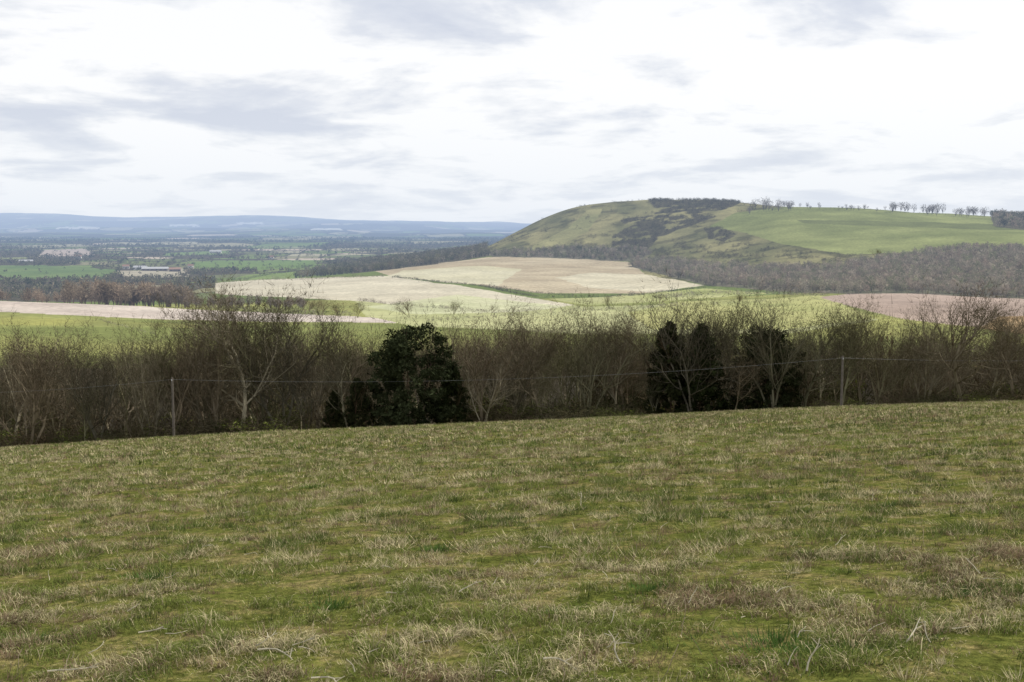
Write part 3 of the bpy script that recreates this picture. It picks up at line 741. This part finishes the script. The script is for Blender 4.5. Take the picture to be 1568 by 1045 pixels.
def grass(y0, y1, dens, nb, L0, W0, segs, seed):
    r = np.random.default_rng(seed); area = .5 * (1.0 * (y0 + y1) + 5) * (y1 - y0)
    n = int(area * dens / nb)
    yy = np.sqrt(r.uniform(y0 ** 2, y1 ** 2, n)); xx = r.uniform(-.52, .52, n) * yy + r.uniform(-1, 1, n)
    P1 = fbm(xx * 1.9, yy * 1.5, 5); P2 = fbm(xx * .22 + 40, yy * .22, 3); P3 = fbm(xx * 2.6 + 11, yy * 2.6, 3); P4 = fbm(xx * .6 + 80, yy * .5 + 20, 4)
    hs = .45 + 1.6 * np.clip((P3 - .42) * 3.5, 0, 1)
    keep = r.random(n) < np.clip(.4 + (P3 - .35) * 2.5, .2, 1); xx, yy, P1, P2, P3, P4, hs = [a[keep] for a in (xx, yy, P1, P2, P3, P4, hs)]; n = len(xx)
    straw_p = np.clip(.29 + (P1 - .5) * 3.8 + (P4 - .5) * 1.9, .03, .9)
    rep = lambda a: np.repeat(a, nb); N = n * nb
    ts = r.uniform(.6, 1.4, n)
    x = rep(xx) + r.normal(0, .035 * (1 + y0 / 25), N) * rep(ts); y = rep(yy) + r.normal(0, .035 * (1 + y0 / 25), N) * rep(ts)
    straw = np.where(rep(r.random(n) < straw_p), r.random(N) < .85, r.random(N) < .10)
    L = L0 * rep(hs) * r.uniform(.5, 1.4, N) * np.where(straw, 1.15, .9)
    lean = np.where(straw, r.uniform(.8, 1.56, N), r.uniform(.4, 1.4, N))
    az = rep(r.uniform(0, 6.283, n)) + r.normal(0, 1.0, N)
    f = rep(np.clip((P2 - .3) * 2.5 + r.normal(0, .35, n), 0, 1))[:, None]
    g = G2 * (1 - f) + G1 * 1.15 * f
    bro = (rep(r.random(n) < .12 + np.clip((P4 - .5) * 2.5, 0, .5)))[:, None]
    col = np.where(straw[:, None], np.where(bro, BRN, ST * (.7 + .5 * r.random((N, 1)))), g) * r.uniform(.7, 1.3, (N, 1)) * rep(r.uniform(.6, 1.32, n))[:, None]
    return blades(x, y, L, W0 * r.uniform(.6, 1.3, N), lean, az, col, segs)
def tussocks(y0, y1, n, nb, L0, W0, seed):
    r = np.random.default_rng(seed)
    yy = np.sqrt(r.uniform(y0 ** 2, y1 ** 2, n)); xx = r.uniform(-.5, .5, n) * yy
    kind = r.random(n); rep = lambda a: np.repeat(a, nb); N = n * nb; sc = rep(r.uniform(.5, 1.4, n))
    az = r.uniform(0, 6.283, N); rad = np.abs(r.normal(0, .045 * (1 + y0 / 30), N)) * sc
    base = np.where((kind < .28)[:, None], ST, np.where((kind < .62)[:, None], BRN, np.where((kind < .88)[:, None], G2 * .75, G1)))
    col = np.repeat(base, nb, 0) * r.uniform(.6, 1.35, (N, 1))
    wide = rep(r.uniform(.8, 2.2, n))
    return blades(rep(xx) + np.cos(az) * rad * wide, rep(yy) + np.sin(az) * rad, L0 * sc * r.uniform(.5, 1.3, N), W0 * r.uniform(.6, 1.3, N), r.uniform(.3, 1.45, N), az + r.normal(0, .5, N), col, 1)
parts = [grass(4.2, 10, 2900, 14, .058, .0024, 2, 1), grass(10, 20, 1500, 12, .062, .0038, 1, 2), grass(20, 40, 480, 10, .075, .0080, 1, 3), grass(40, 98, 115, 8, .10, .017, 1, 4),
         tussocks(5, 14, 1100, 60, .085, .0022, 5), tussocks(14, 32, 3000, 34, .11, .0042, 6), tussocks(32, 96, 9500, 14, .16, .012, 7)]
mk("meadow_grass", *join(parts), M_GRASS)
r = np.random.default_rng(31); pl = []
for (u, v, s_) in [(1230, 1005, 2.6), (1190, 985, 1.8), (1290, 1010, 2.0), (65, 978, 1.5), (510, 930, 1.2), (672, 842, 1), (235, 885, 1.2), (995, 908, 1.1), (1365, 775, 1.1), (485, 748, 1.2), (105, 830, .9), (860, 940, .8), (1480, 905, 1)]:
    t, e_ = te(u, v); yv = np.linspace(4, 60, 2000); k = np.argmax(e_ * yv <= zfield(t * yv, yv)); y = yv[k]; N = int(260 * s_); x = t * y
    a = r.uniform(0, 6.283, N); rd = np.abs(r.normal(0, .11 * s_, N))
    pl.append(blades(x + np.cos(a) * rd * 1.5, y + np.sin(a) * rd, .07 * r.uniform(.5, 1.3, N), .003 * (1 + y / 20) * r.uniform(.7, 1.3, N), r.uniform(.2, 1.25, N), a, np.array([.07, .125, .03]) * r.uniform(.6, 1.4, (N, 1)), 1))
mk("lush_grass_tufts", *join(pl), M_GRASS)
r = np.random.default_rng(12); S = []
for i in range(1300):
    y = 5 + 88 * r.random() ** .8; x = r.uniform(-.5, .5) * y; z = float(zfield(np.array(x), np.array(y)))
    h = r.uniform(.08, .28); a = r.uniform(0, 6.28); wd = .0016 * (1 + y / 14)
    p = Vector((x, y, z)); d = Vector((math.cos(a) * .7, math.sin(a) * .7, 1)).normalized()
    for k in range(3):
        q = p + d * h / 3; S.append((p, q, wd, wd * .8, 0)); p = q; d = (d + Vector((r.normal() * .3, r.normal() * .3, -.15))).normalized()
a, b, c_ = seg_mesh(S, (.26, .21, .15), (.26, .21, .15), 3); mk("dry_weed_stems", a, b, c_, M_GRASS)
S = []
TWG = [(607, 909, .17, .1), (665, 900, .12, .3), (715, 908, .2, .9), (430, 996, .3, .15), (405, 990, .16, -.8), (942, 1018, .2, 1.9), (110, 1030, .3, .15), (235, 970, .22, .3), (1240, 1030, .2, 1.4), (890, 775, .2, 1.5), (270, 972, .15, 0), (860, 1010, .22, -.2), (510, 1040, .25, .1), (1060, 925, .14, 1.2), (385, 850, .15, .2), (1400, 985, .2, 1.1), (1190, 770, .2, .2)]
TWG += [(r.uniform(20, 1550), r.uniform(760, 1040), r.uniform(.06, .16), r.uniform(-1, 2)) for _ in range(40)]
for (u, v, L, a) in TWG:
    t, e_ = te(u, v); yy = np.linspace(4, 60, 3000); k = np.argmax(e_ * yy <= zfield(t * yy, yy) + .05); y = yy[k]; x = t * y
    p = Vector((x - math.cos(a) * L / 2, y, float(zfield(np.array(x), np.array(y))) + .055)); d = Vector((math.cos(a), .3 * math.sin(a), abs(math.sin(a)) * .5)).normalized(); w0 = 1 if L > .165 else .6
    for j in range(5):
        q = p + d * L / 5; S.append((p, q, (.0055 - .0006 * j) * w0, (.005 - .0006 * j) * w0, 0))
        if j in (2, 3) and L > .15:
            S.append((q, q + Vector((d.x * .5 + r.normal() * .5, r.normal() * .5, .3)).normalized() * L * .25, .003, .002, 0))
        p = q; d = (d + Vector((r.normal() * .25, r.normal() * .2, r.normal() * .14 - .05))).normalized()
a, b, c_ = seg_mesh(S, (.60, .55, .43), (.60, .55, .43), 5); mk("fallen_twigs", a, b, c_, M_GRASS)
print("done")
